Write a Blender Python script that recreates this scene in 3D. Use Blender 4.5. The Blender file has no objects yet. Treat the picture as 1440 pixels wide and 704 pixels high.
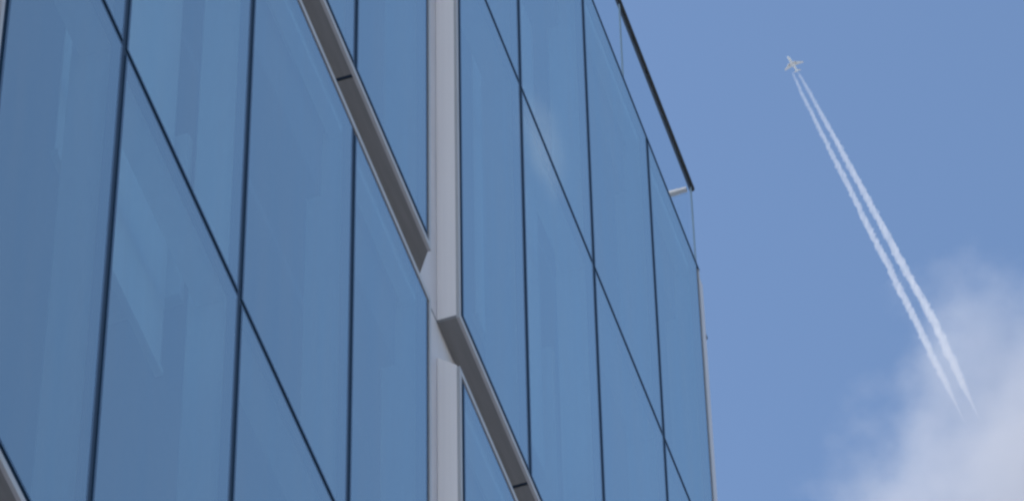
import bpy, bmesh, math, random
from mathutils import Vector, Matrix, noise
random.seed(7)
S = bpy.context.scene
C = S.collection
rad = math.radians

# ------------------------------------------------------------------ camera frame
CAM = Vector((0, 0, 1.6))
F_PX, PITCH, ROLL, AZ = 7608.2, rad(53.22505), rad(-1.29313), rad(17.47713)
Fw = Vector((0, math.cos(PITCH), math.sin(PITCH)))
R0 = Vector((1, 0, 0))
U0 = Vector((0, -math.sin(PITCH), math.cos(PITCH)))
Rv = R0 * math.cos(ROLL) + U0 * math.sin(ROLL)
Uv = -R0 * math.sin(ROLL) + U0 * math.cos(ROLL)

def ray(x, y):
    """view direction of a point of the 1440x704 photograph"""
    return (Fw * F_PX + Rv * (x - 720) + Uv * (352 - y)).normalized()

def at_height(x, y, z):
    d = ray(x, y)
    return CAM + d * ((z - CAM.z) / d.z)

cd = bpy.data.cameras.new('camera')
cam = bpy.data.objects.new('camera', cd)
C.objects.link(cam)
M = Matrix((Rv, Uv, -Fw)).transposed().to_4x4()
M.translation = CAM
cam.matrix_world = M
cd.sensor_fit = 'HORIZONTAL'
cd.sensor_width = 36
cd.lens = F_PX / 1440 * 36
cd.clip_start = 0.1
cd.clip_end = 200000
S.camera = cam

# ------------------------------------------------------------------ helpers
def new_obj(name, bm, mats, parent=None, smooth=False, bevel=0):
    me = bpy.data.meshes.new(name)
    bmesh.ops.recalc_face_normals(bm, faces=bm.faces)
    bm.to_mesh(me); bm.free()
    for m in (mats if isinstance(mats, (list, tuple)) else [mats]):
        me.materials.append(m)
    if smooth:
        for p in me.polygons: p.use_smooth = True
    o = bpy.data.objects.new(name, me)
    C.objects.link(o)
    if parent: o.parent = parent
    if bevel:
        b = o.modifiers.new('bevel', 'BEVEL'); b.width = bevel; b.segments = 1; b.limit_method = 'ANGLE'
    return o

def box(bm, a, b, mi=0, front=None):
    """box between corners in building axes: x = along the facade, y = outward, z = up"""
    x0, y0, z0 = a; x1, y1, z1 = b
    v = [bm.verts.new(p) for p in ((x0,y0,z0),(x1,y0,z0),(x1,y1,z0),(x0,y1,z0),(x0,y0,z1),(x1,y0,z1),(x1,y1,z1),(x0,y1,z1))]
    fs = [(0,1,2,3),(4,7,6,5),(0,4,5,1),(2,6,7,3),(1,5,6,2),(3,7,4,0)]
    for k, f in enumerate(fs):
        fc = bm.faces.new([v[i] for i in f]); fc.material_index = mi
        if front is not None and k == 3: fc.material_index = front   # the y1 face looks out of the building

def boxes(name, bl, mats, parent, bevel=0):
    bm = bmesh.new()
    for b in bl: box(bm, *b)
    return new_obj(name, bm, mats, parent, bevel=bevel)

def thing(name, label, cat, mat=None, group=None):
    o = bpy.data.objects.new(name, None); C.objects.link(o)
    o.empty_display_size = .5
    if mat: o.matrix_world = mat
    tag(o, label, cat, group)
    return o

def tag(o, label, cat, group=None):
    o['label'] = label; o['category'] = cat
    if group: o['group'] = group

# ------------------------------------------------------------------ materials
def mat(name):
    m = bpy.data.materials.new(name); m.use_nodes = True
    nt = m.node_tree
    for n in list(nt.nodes):
        if n.type != 'OUTPUT_MATERIAL': nt.nodes.remove(n)
    return m, nt, nt.nodes['Material Output']

def painted(name, col, rough=.45, var=.06, metal=0, scale=(3, 3, .6), spec=.5):
    m, nt, out = mat(name)
    N, L = nt.nodes, nt.links
    p = N.new('ShaderNodeBsdfPrincipled'); L.new(p.outputs[0], out.inputs[0])
    p.inputs['Roughness'].default_value = rough; p.inputs['Metallic'].default_value = metal
    p.inputs['Specular IOR Level'].default_value = spec
    tc = N.new('ShaderNodeTexCoord'); mp = N.new('ShaderNodeMapping')
    mp.inputs['Scale'].default_value = scale
    L.new(tc.outputs['Object'], mp.inputs[0])
    nz = N.new('ShaderNodeTexNoise'); nz.inputs['Scale'].default_value = 4; nz.inputs['Detail'].default_value = 6
    L.new(mp.outputs[0], nz.inputs['Vector'])
    r = N.new('ShaderNodeMapRange'); r.inputs['From Min'].default_value = .3; r.inputs['From Max'].default_value = .7
    r.inputs['To Min'].default_value = 1 - var; r.inputs['To Max'].default_value = 1 + var
    L.new(nz.outputs[0], r.inputs[0])
    mx = N.new('ShaderNodeMix'); mx.data_type = 'RGBA'; mx.blend_type = 'MULTIPLY'; mx.inputs[0].default_value = 1
    mx.inputs[6].default_value = (*col, 1); L.new(r.outputs[0], mx.inputs[7])
    L.new(mx.outputs[2], p.inputs['Base Color'])
    return m

M_fin   = painted('pale_coated_metal', (.89, .81, .775), .5, .025, scale=(14, 14, .25))
M_plate = painted('pale_panel_metal', (.57, .53, .545), .5, .05)
M_soffit_shade = painted('shaded_soffit_metal', (.215, .205, .20), .55, .08, scale=(1, 12, 12))  # dark grey holds the underside's shade, painted into the colour
M_lip   = painted('pale_edge_metal', (.44, .42, .42), .45, .05)
M_gask  = painted('dark_gasket', (.012, .030, .058), .5, .1, spec=.3)
M_frit  = painted('printed_glass_border', (.026, .065, .115), .06, .05, spec=.5)
M_nose  = painted('dark_frame_metal', (.012, .024, .04), .5, .1)
M_frame = painted('aluminium_frame', (.85, .85, .84), .4, .05)
M_int   = painted('interior_white', (.33, .33, .33), .8, .04)
M_dark  = painted('interior_grey', (.13, .13, .135), .9, .1)
M_blind = painted('blind_fabric', (.70, .68, .64), .9, .04)
M_rail  = painted('dark_rail_metal', (.020, .019, .019), .5, .1, spec=.2)
M_seal  = painted('clear_seal', (.10, .14, .18), .4, .05)
M_steel = painted('brushed_steel', (.46, .43, .42), .35, .05)
M_stone = painted('grey_stone', (.35, .34, .33), .8, .12, scale=(1, 1, 1))
M_jet   = painted('white_aircraft_paint', (.80, .85, .93), .35, .04, scale=(.1, .1, .1))
M_jetg  = painted('grey_engine_metal', (.45, .45, .47), .35, .04, scale=(.1, .1, .1))
M_ground = painted('concrete_paving', (.27, .265, .255), .9, .15, scale=(.2, .2, .2))

def glass(name, lo, hi, tint, gcol, dirt=.05):
    """coated glazing: a mirror share that grows towards grazing, the rest passes through"""
    m, nt, out = mat(name)
    N, L = nt.nodes, nt.links
    tr = N.new('ShaderNodeBsdfTransparent'); tr.inputs[0].default_value = (*tint, 1)
    gl = N.new('ShaderNodeBsdfGlossy'); gl.inputs['Roughness'].default_value = .015; gl.inputs[0].default_value = (*gcol, 1)
    fr = N.new('ShaderNodeFresnel'); fr.inputs[0].default_value = 1.5
    r = N.new('ShaderNodeMapRange'); r.inputs[1].default_value = .04; r.inputs[2].default_value = .40
    r.inputs[3].default_value = lo; r.inputs[4].default_value = hi
    L.new(fr.outputs[0], r.inputs[0])
    mx = N.new('ShaderNodeMixShader'); L.new(r.outputs[0], mx.inputs[0]); L.new(tr.outputs[0], mx.inputs[1]); L.new(gl.outputs[0], mx.inputs[2])
    # thin uneven film of dust with rain streaks
    df = N.new('ShaderNodeBsdfDiffuse'); df.inputs[0].default_value = (.45, .45, .46, 1)
    tc = N.new('ShaderNodeTexCoord'); mp = N.new('ShaderNodeMapping'); mp.inputs['Scale'].default_value = (5, 1, .5)
    L.new(tc.outputs['Object'], mp.inputs[0])
    nz = N.new('ShaderNodeTexNoise'); nz.inputs['Scale'].default_value = 1.6; nz.inputs['Detail'].default_value = 7
    L.new(mp.outputs[0], nz.inputs['Vector'])
    r2 = N.new('ShaderNodeMapRange'); r2.inputs[1].default_value = .35; r2.inputs[2].default_value = .75
    r2.inputs[3].default_value = dirt * .3; r2.inputs[4].default_value = dirt * 1.7
    L.new(nz.outputs[0], r2.inputs[0])
    m2 = N.new('ShaderNodeMixShader'); L.new(r2.outputs[0], m2.inputs[0]); L.new(mx.outputs[0], m2.inputs[1]); L.new(df.outputs[0], m2.inputs[2])
    L.new(m2.outputs[0], out.inputs[0])
    return m
M_glass = glass('coated_glass', .36, .84, (.70, .90, 1.0), (.845, .995, 1.0))
m_, nt_, out_ = mat('glass_body')
t_ = nt_.nodes.new('ShaderNodeBsdfTransparent'); t_.inputs[0].default_value = (.93, .96, .97, 1)
nt_.links.new(t_.outputs[0], out_.inputs[0]); M_gbody = m_
M_clear = glass('clear_glass', .02, .10, (.93, .955, .965), (1, 1, 1), .012)

# ------------------------------------------------------------------ the office building
# building axes: x along the facade (metres from its first pane line), y outward, z up
D_WALL, S0 = 3.871074, 7.466001
ua = Vector((math.sin(AZ), math.cos(AZ), 0)); na = Vector((math.cos(AZ), -math.sin(AZ), 0))
origin = na * (-D_WALL) + ua * S0
BM = Matrix((ua, na, Vector((0, 0, 1)))).transposed().to_4x4()
BM.translation = Vector((origin.x, origin.y, 0))
ROOF = 20.886 + CAM.z
H = 5.196
TR = 2.267                       # transom below the top of its storey
B0, B1 = -4, 8                   # bays
bld = thing('office_building', 'tall glass office building with pale metal fins and ledges around its blue mirrored panes', 'building', BM)

def part(name, bl, mats, parent=None, bevel=0):
    return boxes(name, bl, mats, parent or bld, bevel)

DEP = .088                       # depth of the grooves between the glazed units
levels = [ROOF - k * H for k in range(4)]     # tops of the three glazed storeys, and the foot of the lowest
cells = [-4, 0, 4]
def prism(bm, pts, x0, x1, axis):
    """quad section pts (a, y) pushed along an axis: 'x' -> a is z, 'z' -> a is x"""
    f = (lambda a, y, t: (t, y, a)) if axis == 'x' else (lambda a, y, t: (a, y, t))
    r0 = [bm.verts.new(f(p[0], p[1], x0)) for p in pts]; r1 = [bm.verts.new(f(p[0], p[1], x1)) for p in pts]
    n = len(pts)
    for i in range(n): bm.faces.new((r0[i], r0[(i + 1) % n], r1[(i + 1) % n], r1[i]))
    bm.faces.new(r0); bm.faces.new(r1)

def pane_mesh(x0, x1, z0, z1, f):
    """sheet of glass whose outer face has a printed dark border of width f"""
    bm = bmesh.new()
    F = lambda d, y: [bm.verts.new(p) for p in ((x0 + d, y, z0 + d), (x1 - d, y, z0 + d), (x1 - d, y, z1 - d), (x0 + d, y, z1 - d))]
    o, i, b, bi = F(0, -.001), F(f, -.001), F(0, -.012), F(f, -.012)
    bm.faces.new(i).material_index = 0
    bm.faces.new(bi).material_index = 1
    for q in range(4):
        r = (q + 1) % 4
        bm.faces.new((o[q], o[r], i[r], i[q])).material_index = 2
        bm.faces.new((b[q], b[r], bi[r], bi[q])).material_index = 2
        bm.faces.new((o[q], o[r], b[r], b[q])).material_index = 2
    return bm

for k in range(3):
    top, bot = levels[k], levels[k + 1]
    zt = top - TR                                  # transom
    rt = .032 if k else .008; gt = rt + (.0195 if k else .007)   # rim and seal at the head
    zs = bot + .296                                # soffit of the unit
    for c in cells:
        xl, xr = c + .158, c + 3.835               # its two upright edges
        unit = part('window_unit', [((xl, -.012, zs), (xr, 0, zs + .032)),            # pale rim round the glass
                                    ((xl, -.012, zs + .0325), (xl + .020, -.0003, top - rt - .0003)),
                                    ((xr - .020, -.012, zs + .0325), (xr, -.0003, top - rt - .0003))], M_lip)
        boxes('top_rim', [((xl, -.012, top - rt), (xr, 0, top))], M_lip if k else M_frit, unit)
        # pale cheek towards the groove, splayed far cheek and splayed head
        bm = bmesh.new()
        v = [bm.verts.new(p) for p in [(x, y, z) for x in (xl + .0003, xl + .02) for y, z in ((-.0125, zs + .0168), (-DEP, zs + .0168), (-DEP, top + .086), (-.0125, top + .010))]]
        for f in ((0, 1, 2, 3), (7, 6, 5, 4), (0, 4, 5, 1), (1, 5, 6, 2), (2, 6, 7, 3), (3, 7, 4, 0)): bm.faces.new([v[i] for i in f])
        new_obj('cheek', bm, M_fin, unit)
        bm = bmesh.new()
        prism(bm, [(xr - .02, -.0125), (xr - .0003, -.0125), (xr + .108, -DEP), (xr + .088, -DEP)], zs + .0168, top - .001, 'z')
        new_obj('cheek', bm, M_fin, unit)
        bm = bmesh.new()
        prism(bm, [(top - .025, -.0125), (top - .0005, -.0125), (top + .086, -DEP), (top + .062, -DEP)], xl + .021, xr - .022, 'x')
        new_obj('head', bm, M_plate, unit)
        # soffit in lengths, joints over the mullions filled dark in place of shade
        cuts = [xl + .0004, c + 1, c + 2, c + 3, xr + .107]
        for i, (sa, sb) in enumerate(zip(cuts[:-1], cuts[1:])):
            ja = sa + (.008 if i else 0); jb = sb - (.008 if i < 3 else 0)
            bm = bmesh.new()
            jf = xr - .001 if i == 3 else jb
            v = [bm.verts.new(p) for p in [(x, y, z) for z in (zs + .001, zs + .016) for x, y in ((ja, -.0125), (jf, -.0125), (jb, -DEP), (ja, -DEP))]]
            for f in ((0, 3, 2, 1), (4, 5, 6, 7), (0, 1, 5, 4), (1, 2, 6, 5), (2, 3, 7, 6), (3, 0, 4, 7)): bm.faces.new([v[q] for q in f])
            new_obj('soffit_panel', bm, M_soffit_shade, unit)
        for q in (1, 2, 3):
            boxes('joint', [((c + q - .0075, -DEP, zs + .006), (c + q + .0075, -.013, zs + .015))], M_gask, unit)
        # glazing: two panes in each of the four bays
        z0, z1 = zs + .062, top - gt - .0005
        for q in range(4):
            b = c + q
            x0 = xl + .046 if q == 0 else b + .0165
            x1 = xr - .044 if q == 3 else b + .9835
            for (za, zb) in ((z0, zt - .0145), (zt + .0145, z1)):
                new_obj('pane', pane_mesh(x0, x1, za, zb, .0125), [M_glass, M_gbody, M_frit], unit)
        gk = [((xl + .0245, -.014, zs + .0325), (xr - .0245, -.006, zs + .0612)), ((xl + .0245, -.014, top - gt), (xr - .0245, -.006, top - rt - .0003)),
              ((xl + .0205, -.014, zs + .0615), (xl + .0455, -.0065, top - gt - .0005)), ((xr - .0435, -.014, zs + .0615), (xr - .0205, -.0065, top - gt - .0005))]
        gk += [((c + q - .016, -.014, zs + .0615), (c + q + .016, -.0052, top - gt - .0005)) for q in (1, 2, 3)]
        gk += [((c + q + (.0164 if q else .206), -.014, zt - .014), (c + q + (.9836 if q < 3 else .79), -.0060, zt + .014)) for q in range(4)]
        boxes('gasket', gk, M_gask, unit)
        boxes('head_rail', [((xl + .0215, -.0845, top - .10), (xr - .0205, -.032, top - .0262))], M_frame, unit)
        # frame behind the glass: dark nose, then pale aluminium
        for q in range(4):
            b = c + q
            xm = b + 1 if q < 3 else xr - .045
            xs = b + .03 if q else xl + .05
            fr = boxes('mullion', [((xm - .026, -.165, zs + .06), (xm + .026, -.0295, top - .05))], M_frame, unit)
            boxes('mullion', [((xm - .040, -.029, zs + .06), (xm + .040, -.017, top - .05))], M_nose, unit)
            boxes('transom', [((xs + .01, -.135, zt - .024), (xm - .0275, -.0295, zt + .024))], M_frame, unit)
            boxes('transom', [((xs + .01, -.029, zt - .036), (xm - .0415, -.017, zt + .036))], M_nose, unit)
            rnd = random.Random(b * 31 + k * 7 + 5)
            if rnd.random() < .4:
                zb = bot + .5 + rnd.random() * 3.0
                boxes('blind', [((b + .06, -.235, zb), (b + .94, -.230, top - .35)), ((b + .06, -.245, zb - .03), (b + .94, -.22, zb))], M_blind, unit)
    # floor, ceiling and rooms behind the glass
    part('floor_slab', [((B0 + .02, -7.0, top - .42), (B1 - .12, -.112, top - .02))], M_dark)
    part('ceiling', [((B0 + .03, -6.9, top - .60), (B1 - .13, -.55, top - .56))], M_int)
    part('curtain_rail', [((B0 + .1, -.30, top - .72), (B1 - .3, -.255, top - .66))], M_dark)

# pale panels at the back of the grooves
for c in cells:
    part('panel', [((c - .17, -DEP - .02, 1.7), (c + .177, -DEP - .001, ROOF - .02))], M_plate)
    for k in range(1, 4):
        part('seam', [((c - .06, -DEP - .01, levels[k] + .300), (c + .156, -DEP + .0002, levels[k] + .305))], M_gask)
        part('panel', [((c + .1775, -DEP - .02, levels[k] - .02), (c + 3.8295, -DEP - .001, levels[k] + .33))], M_plate)
# corner post and the end face
part('corner_post', [((7.85, -.40, 1.7), (8.235, -DEP - .001, ROOF + .42))], M_plate)
part('corner_post', [((7.865, -.38, ROOF + .4205), (8.225, -.095, ROOF + .44))], M_nose)
part('coping', [((8.2355, -.40, ROOF + .035), (8.275, -DEP - .004, ROOF + .05))], M_nose)
part('coping', [((B0 - .10, -.30, ROOF + .088), (7.849, -.0885, ROOF + .10))], M_nose)
part('coping', [((B0 - .04, -.06, ROOF + .0005), (7.836, .002, ROOF + .008))], M_frit)
part('roof', [((B0 - .09, -7.3, ROOF + .022), (7.845, -.112, ROOF + .05)), ((7.846, -7.3, ROOF + .022), (B1 - .105, -.402, ROOF + .049))], M_stone)
part('wall', [((B1 - .118, -7.1, 1.7), (B1 - .106, -.402, ROOF + .02))], M_plate)
part('wall', [((B0 - .10, -7.1, 1.7), (B0 - .02, -.12, ROOF + .02))], M_plate)
part('wall', [((B0 - .10, -7.3, 1.7), (B1 - .106, -7.102, ROOF + .02))], M_stone)
part('wall', [((B0 + .1, -5.2, 1.72), (B1 - .2, -5.0, ROOF - .45))], M_int)
part('wall', [((B0 - .10, -.30, 1.7), (B1 - .2, -.12, levels[3] - .03))], M_stone)
part('plinth', [((B0 - .14, -7.34, -.3), (8.26, .04, 1.698))], M_stone)
# partitions standing just inside the glass
for (b, za, zb, d) in ((1, levels[1] - TR + .05, levels[1] - 1.35, .62), (1, levels[2] + .3, levels[2] + 1.05, .7), (-1, levels[1] - 2, levels[1] - .6, .6),
                       (2, levels[1] + .4, levels[1] + 2.6, .5), (5, levels[1] + .5, levels[1] + 2.4, .5)):
    part('partition', [((b + .96, -d, za), (b + 1.0, -.19, zb))], M_blind)

# glass balustrade along the roof edge
RZ = ROOF + 1.185
bal = part('balustrade', [((B0 - .05, -.115, ROOF + .1005), (7.84, -.089, ROOF + .13))], M_nose)
cuts = [-3.8, -2.6, -1.4, -.2, 1.0, 2.2, 3.4, 4.6, 5.8, 7.0, 8.18]
for a, b in zip(cuts[:-1], cuts[1:]):
    lo = ROOF + (.442 if b > 8 else .131)
    bm = bmesh.new(); box(bm, (a + .004, -.108, lo), (b - .004, -.096, RZ - .0105), 1, 0)
    new_obj('glass_sheet', bm, [M_clear, M_gbody], bal)
for c in cuts[1:]:
    boxes('joint', [((c - .003, -.106, ROOF + .45), (c + .003, -.098, RZ - .0108))], M_seal, bal)
boxes('handrail', [((B0 - .05, -.116, RZ - .008), (8.213, -.089, RZ + .020))], M_rail, bal, bevel=.006)
boxes('return_rail', [((8.178, -2.2, RZ - .014), (8.206, -.165, RZ + .014))], M_steel, bal, bevel=.005)
boxes('return_glass', [((8.184, -2.2, ROOF + .45), (8.196, -.128, RZ - .022))], M_clear, bal)
boxes('bracket', [((8.178, -.169, RZ - .010), (8.202, -.126, RZ + .006))], M_steel, bal)

# ------------------------------------------------------------------ the passenger jet
ALT = 10000.0
p_nose, p_tail = at_height(1107.5, 79, ALT), at_height(1122, 101.5, ALT)
fwd = (p_nose - p_tail).normalized(); LJ = (p_nose - p_tail).length
lat = Vector((0, 0, 1)).cross(fwd).normalized()            # to the pilot's left
JM = Matrix((fwd, lat, Vector((0, 0, 1)))).transposed().to_4x4(); JM.translation = p_tail
jet = thing('passenger_jet', 'small white passenger jet high in the blue sky ahead of its two vapour trails', 'aircraft', JM)

def loft(name, secs, m, parent, n=20):
    """round body through (x, y, z, ry, rz) sections along x"""
    bm = bmesh.new(); rings = []
    for (x, y, z, ry, rz) in secs:
        rings.append([bm.verts.new((x, y + ry * math.cos(t * 2 * math.pi / n), z + rz * math.sin(t * 2 * math.pi / n))) for t in range(n)])
    for a, b in zip(rings[:-1], rings[1:]):
        for t in range(n): bm.faces.new((a[t], a[(t + 1) % n], b[(t + 1) % n], b[t]))
    bm.faces.new(rings[0]); bm.faces.new(rings[-1])
    return new_obj(name, bm, m, parent, smooth=True)

def foil(name, root, tip, m, parent, up=Vector((0, 0, 1))):
    """tapered wing between two chords: (leading x, trailing x, y, z, thickness)"""
    bm = bmesh.new(); rings = []
    prof = [(0, 0), (.12, .5), (.4, .5), (1, .04), (1, -.04), (.4, -.4), (.12, -.4)]
    for (xl, xt, y, z, th) in (root, tip):
        rings.append([bm.verts.new(Vector((xl + (xt - xl) * a, y, z)) + up * (b * th)) for a, b in prof])
    n = len(prof)
    for t in range(n): bm.faces.new((rings[0][t], rings[0][(t + 1) % n], rings[1][(t + 1) % n], rings[1][t]))
    bm.faces.new(rings[0]); bm.faces.new(rings[1])
    return new_obj(name, bm, m, parent)

k = LJ / 44.0
loft('fuselage', [(0, 0, 1.9*k, .2*k, .3*k), (3*k, 0, 1.5*k, .9*k, 1.0*k), (9*k, 0, .6*k, 1.9*k, 2.0*k), (15*k, 0, 0, 2.5*k, 2.5*k), (36*k, 0, 0, 2.5*k, 2.5*k),
                  (40*k, 0, 0, 2.1*k, 2.1*k), (43*k, 0, -.3*k, 1.1*k, 1.1*k), (44*k, 0, -.5*k, .15*k, .15*k)], M_jet, jet)
for sg in (1, -1):
    foil('wing', (29*k, 18*k, sg*1.5*k, -1.0*k, 1.3*k), (17.5*k, 14.2*k, sg*20.5*k, 1.0*k, .35*k), M_jet, jet)
    foil('tailplane', (6.5*k, 1.8*k, sg*.4*k, 1.6*k, .5*k), (1.8*k, -.3*k, sg*7*k, 2.2*k, .15*k), M_jet, jet)
    loft('engine', [(21*k, sg*7*k, -2.2*k, .8*k, .8*k), (23*k, sg*7*k, -2.2*k, 1.35*k, 1.35*k), (26*k, sg*7*k, -2.2*k, 1.5*k, 1.5*k), (27.2*k, sg*7*k, -2.2*k, 1.3*k, 1.3*k)], M_jetg, jet, 14)
foil('tail_fin', (8*k, 1.5*k, 0, 2*k, .6*k), (2.2*k, -.6*k, 0, 9*k, .2*k), M_jet, jet, up=Vector((0, 1, 0)))

# ------------------------------------------------------------------ vapour trails (lumpy bodies of thin even vapour)
def vapour(name, dens, g=.3, col=(1, 1, 1)):
    m, nt, out = mat(name)
    v = nt.nodes.new('ShaderNodeVolumePrincipled')
    v.inputs['Color'].default_value = (*col, 1); v.inputs['Density'].default_value = dens; v.inputs['Anisotropy'].default_value = g
    nt.links.new(v.outputs[0], out.inputs['Volume'])
    return m
M_trail = vapour('vapour', .030, col=(.90, .88, .88))

def trail(pts, label, seed):
    """pts: (x, y, half width) in the photograph, met with the flight level; the body is built there at true size"""
    P = [at_height(x, y, ALT - 3) for x, y, w in pts]
    base = P[0]
    Wd = [w * (p - CAM).length / F_PX for (x, y, w), p in zip(pts, P)]
    cum = [0]
    for a, b in zip(P[:-1], P[1:]): cum.append(cum[-1] + (b - a).length)
    tot = cum[-1]
    bm = bmesh.new(); rings = []; n = 18; t = 0
    while t <= tot:
        i = max(j for j in range(len(cum) - 1) if cum[j] <= t + 1e-6)
        f = (t - cum[i]) / (cum[i + 1] - cum[i])
        p = P[i].lerp(P[i + 1], f); w = Wd[i] + (Wd[i + 1] - Wd[i]) * f
        d = (P[i + 1] - P[i]).normalized(); a = d.cross(Vector((0, 0, 1))).normalized(); c = a.cross(d)
        wob = w * .22
        p = p + a * wob * noise.noise(Vector((t / (w * 3.1), seed, 0))) + c * wob * noise.noise(Vector((t / (w * 3.1), seed, 9)))
        ring = []
        for q in range(n):
            th = q * 2 * math.pi / n
            e = a * math.cos(th) + c * math.sin(th)
            lum = 1 + .40 * noise.noise((e * 1.2 + Vector((t / (w * 1.25), seed * 3.7, 0)))) + .60 * noise.noise((e * 2.3 + Vector((t / (w * .55), seed * 9.1, 4))))
            tip = min(1, .7 + t / (w * 22))
            ring.append(bm.verts.new(p - base + e * w * lum * tip))
        rings.append(ring); t += max(1.2, w * .20)
    for r0, r1 in zip(rings[:-1], rings[1:]):
        for q in range(n): bm.faces.new((r0[q], r0[(q + 1) % n], r1[(q + 1) % n], r1[q]))
    bm.faces.new(rings[0]); bm.faces.new(rings[-1])
    o = new_obj('contrail', bm, M_trail, smooth=True)
    o.location = base
    tag(o, label, 'contrail', 'twin vapour trails behind the jet')
    return o
trail([(1114.5, 102, 1.7), (1127, 130, 2.5), (1162, 200, 3.4), (1192, 260, 4.0), (1221.5, 320, 4.5), (1252, 380, 5.0), (1282.5, 440, 5.2), (1311, 500, 5.2), (1331, 540, 4.4), (1343, 565, 2.2), (1355, 590, .8), (1362, 604, .3)],
      'left one of the two white vapour trails, on the side of the glass building', 1.3)
trail([(1121, 99.5, 1.7), (1138.5, 130, 2.6), (1177, 200, 3.8), (1209, 260, 4.6), (1242, 320, 5.0), (1274, 380, 5.6), (1307.5, 440, 6.0), (1336.5, 500, 6.2), (1354, 540, 5.2), (1365, 563, 2.6), (1377, 588, .9), (1384, 602, .3)],
      'right one of the two white vapour trails, on the side away from the building', 5.9)

# ------------------------------------------------------------------ clouds
def cloud_mat(name, dens, radius, edge, scale, amp, thr, g=.25, col=(.80, .76, .75)):
    m, nt, out = mat(name)
    N, L = nt.nodes, nt.links
    tc = N.new('ShaderNodeTexCoord')
    ln = N.new('ShaderNodeVectorMath'); ln.operation = 'LENGTH'; L.new(tc.outputs['Object'], ln.inputs[0])
    n1 = N.new('ShaderNodeTexNoise'); n1.inputs['Scale'].default_value = scale; n1.inputs['Detail'].default_value = 7; n1.inputs['Roughness'].default_value = .6
    L.new(tc.outputs['Object'], n1.inputs['Vector'])
    # signed depth below the wavy cloud surface, 0..1 over the soft edge
    a = N.new('ShaderNodeMath'); a.operation = 'SUBTRACT'; a.inputs[0].default_value = radius; L.new(ln.outputs['Value'], a.inputs[1])
    b = N.new('ShaderNodeMath'); b.operation = 'MULTIPLY_ADD'; L.new(n1.outputs[0], b.inputs[0]); b.inputs[1].default_value = amp; L.new(a.outputs[0], b.inputs[2])
    r = N.new('ShaderNodeMapRange'); r.interpolation_type = 'SMOOTHSTEP'
    L.new(b.outputs[0], r.inputs[0]); r.inputs[1].default_value = thr; r.inputs[2].default_value = thr + edge
    r.inputs[3].default_value = 0; r.inputs[4].default_value = dens
    v = N.new('ShaderNodeVolumePrincipled'); v.inputs['Color'].default_value = (*col, 1); v.inputs['Anisotropy'].default_value = g
    L.new(r.outputs[0], v.inputs['Density']); L.new(v.outputs[0], out.inputs['Volume'])
    m.cycles.volume_step_rate = .4
    return m

def cloud(center, size, m, label, rot=None):
    bm = bmesh.new(); bmesh.ops.create_icosphere(bm, subdivisions=4, radius=1)
    o = new_obj('cloud', bm, m, smooth=True)
    o.location = center; o.scale = size
    if rot: o.rotation_euler = rot
    tag(o, label, 'cloud')
    return o
c0 = CAM + ray(1672, 884) * 1950
cloud(c0, (165, 165, 165), cloud_mat('cloud_vapour', .0145, .72, .26, 3.0, 1.30, .54, col=(.63, .635, .68)), 'soft white cloud bank whose edge swallows the ends of the vapour trails')  # vapour colour darkened to stand in for the cloud's self-shadowed side

def mirrored(x, y, dist):
    """where the sky seen in the facade glass at this point of the photograph really is"""
    d = ray(x, y); d = d - na * (2 * d.dot(na))
    return CAM + d * dist

wa, wb = mirrored(768, 140, 2600), mirrored(800, 250, 2600)
ax = (wb - wa).normalized(); az_ = ax.cross(Vector((0, 0, 1))).normalized(); ay = az_.cross(ax)
wisp = cloud((wa + wb) / 2, (40, 14, 14), cloud_mat('wisp_vapour', .009, .80, .5, 2.6, 1.3, .62), 'thin wisp of white cloud that shows as a pale smear in the glass facade')
wisp.rotation_euler = Matrix((ax, ay, az_)).transposed().to_euler()

# ------------------------------------------------------------------ ground
bm = bmesh.new()
bmesh.ops.create_grid(bm, x_segments=8, y_segments=8, size=30000)
g = new_obj('ground', bm, M_ground); g['kind'] = 'structure'

# ------------------------------------------------------------------ daylight
SUN_EL, SUN_AZ = rad(40), rad(-100)      # azimuth from +Y, clockwise
w = bpy.data.worlds.new('World'); S.world = w; w.use_nodes = True
nt = w.node_tree; bg = nt.nodes['Background']
sky = nt.nodes.new('ShaderNodeTexSky'); sky.sky_type = 'NISHITA'; sky.sun_disc = False
sky.sun_elevation = SUN_EL; sky.sun_rotation = SUN_AZ
sky.altitude = 50; sky.air_density = 1.0; sky.dust_density = .15; sky.ozone_density = 1.5
nt.links.new(sky.outputs[0], bg.inputs[0]); bg.inputs[1].default_value = .12
ld = bpy.data.lights.new('sun', 'SUN'); ld.energy = 3.2; ld.angle = rad(.53); ld.color = (1, .95, .88)
sun = bpy.data.objects.new('sun', ld); C.objects.link(sun)
sd = Vector((math.sin(SUN_AZ) * math.cos(SUN_EL), math.cos(SUN_AZ) * math.cos(SUN_EL), math.sin(SUN_EL)))
sun.rotation_euler = sd.to_track_quat('Z', 'Y').to_euler()
sun.location = (0, 0, 60)

S.view_settings.view_transform = 'Standard'; S.view_settings.look = 'None'
S.view_settings.exposure = 0.92; S.view_settings.gamma = 1
S.cycles.max_bounces = 10; S.cycles.transparent_max_bounces = 24; S.cycles.volume_bounces = 3
S.cycles.pixel_filter_type = 'BLACKMAN_HARRIS'; S.cycles.filter_width = 2.6
S.cycles.use_denoising = True
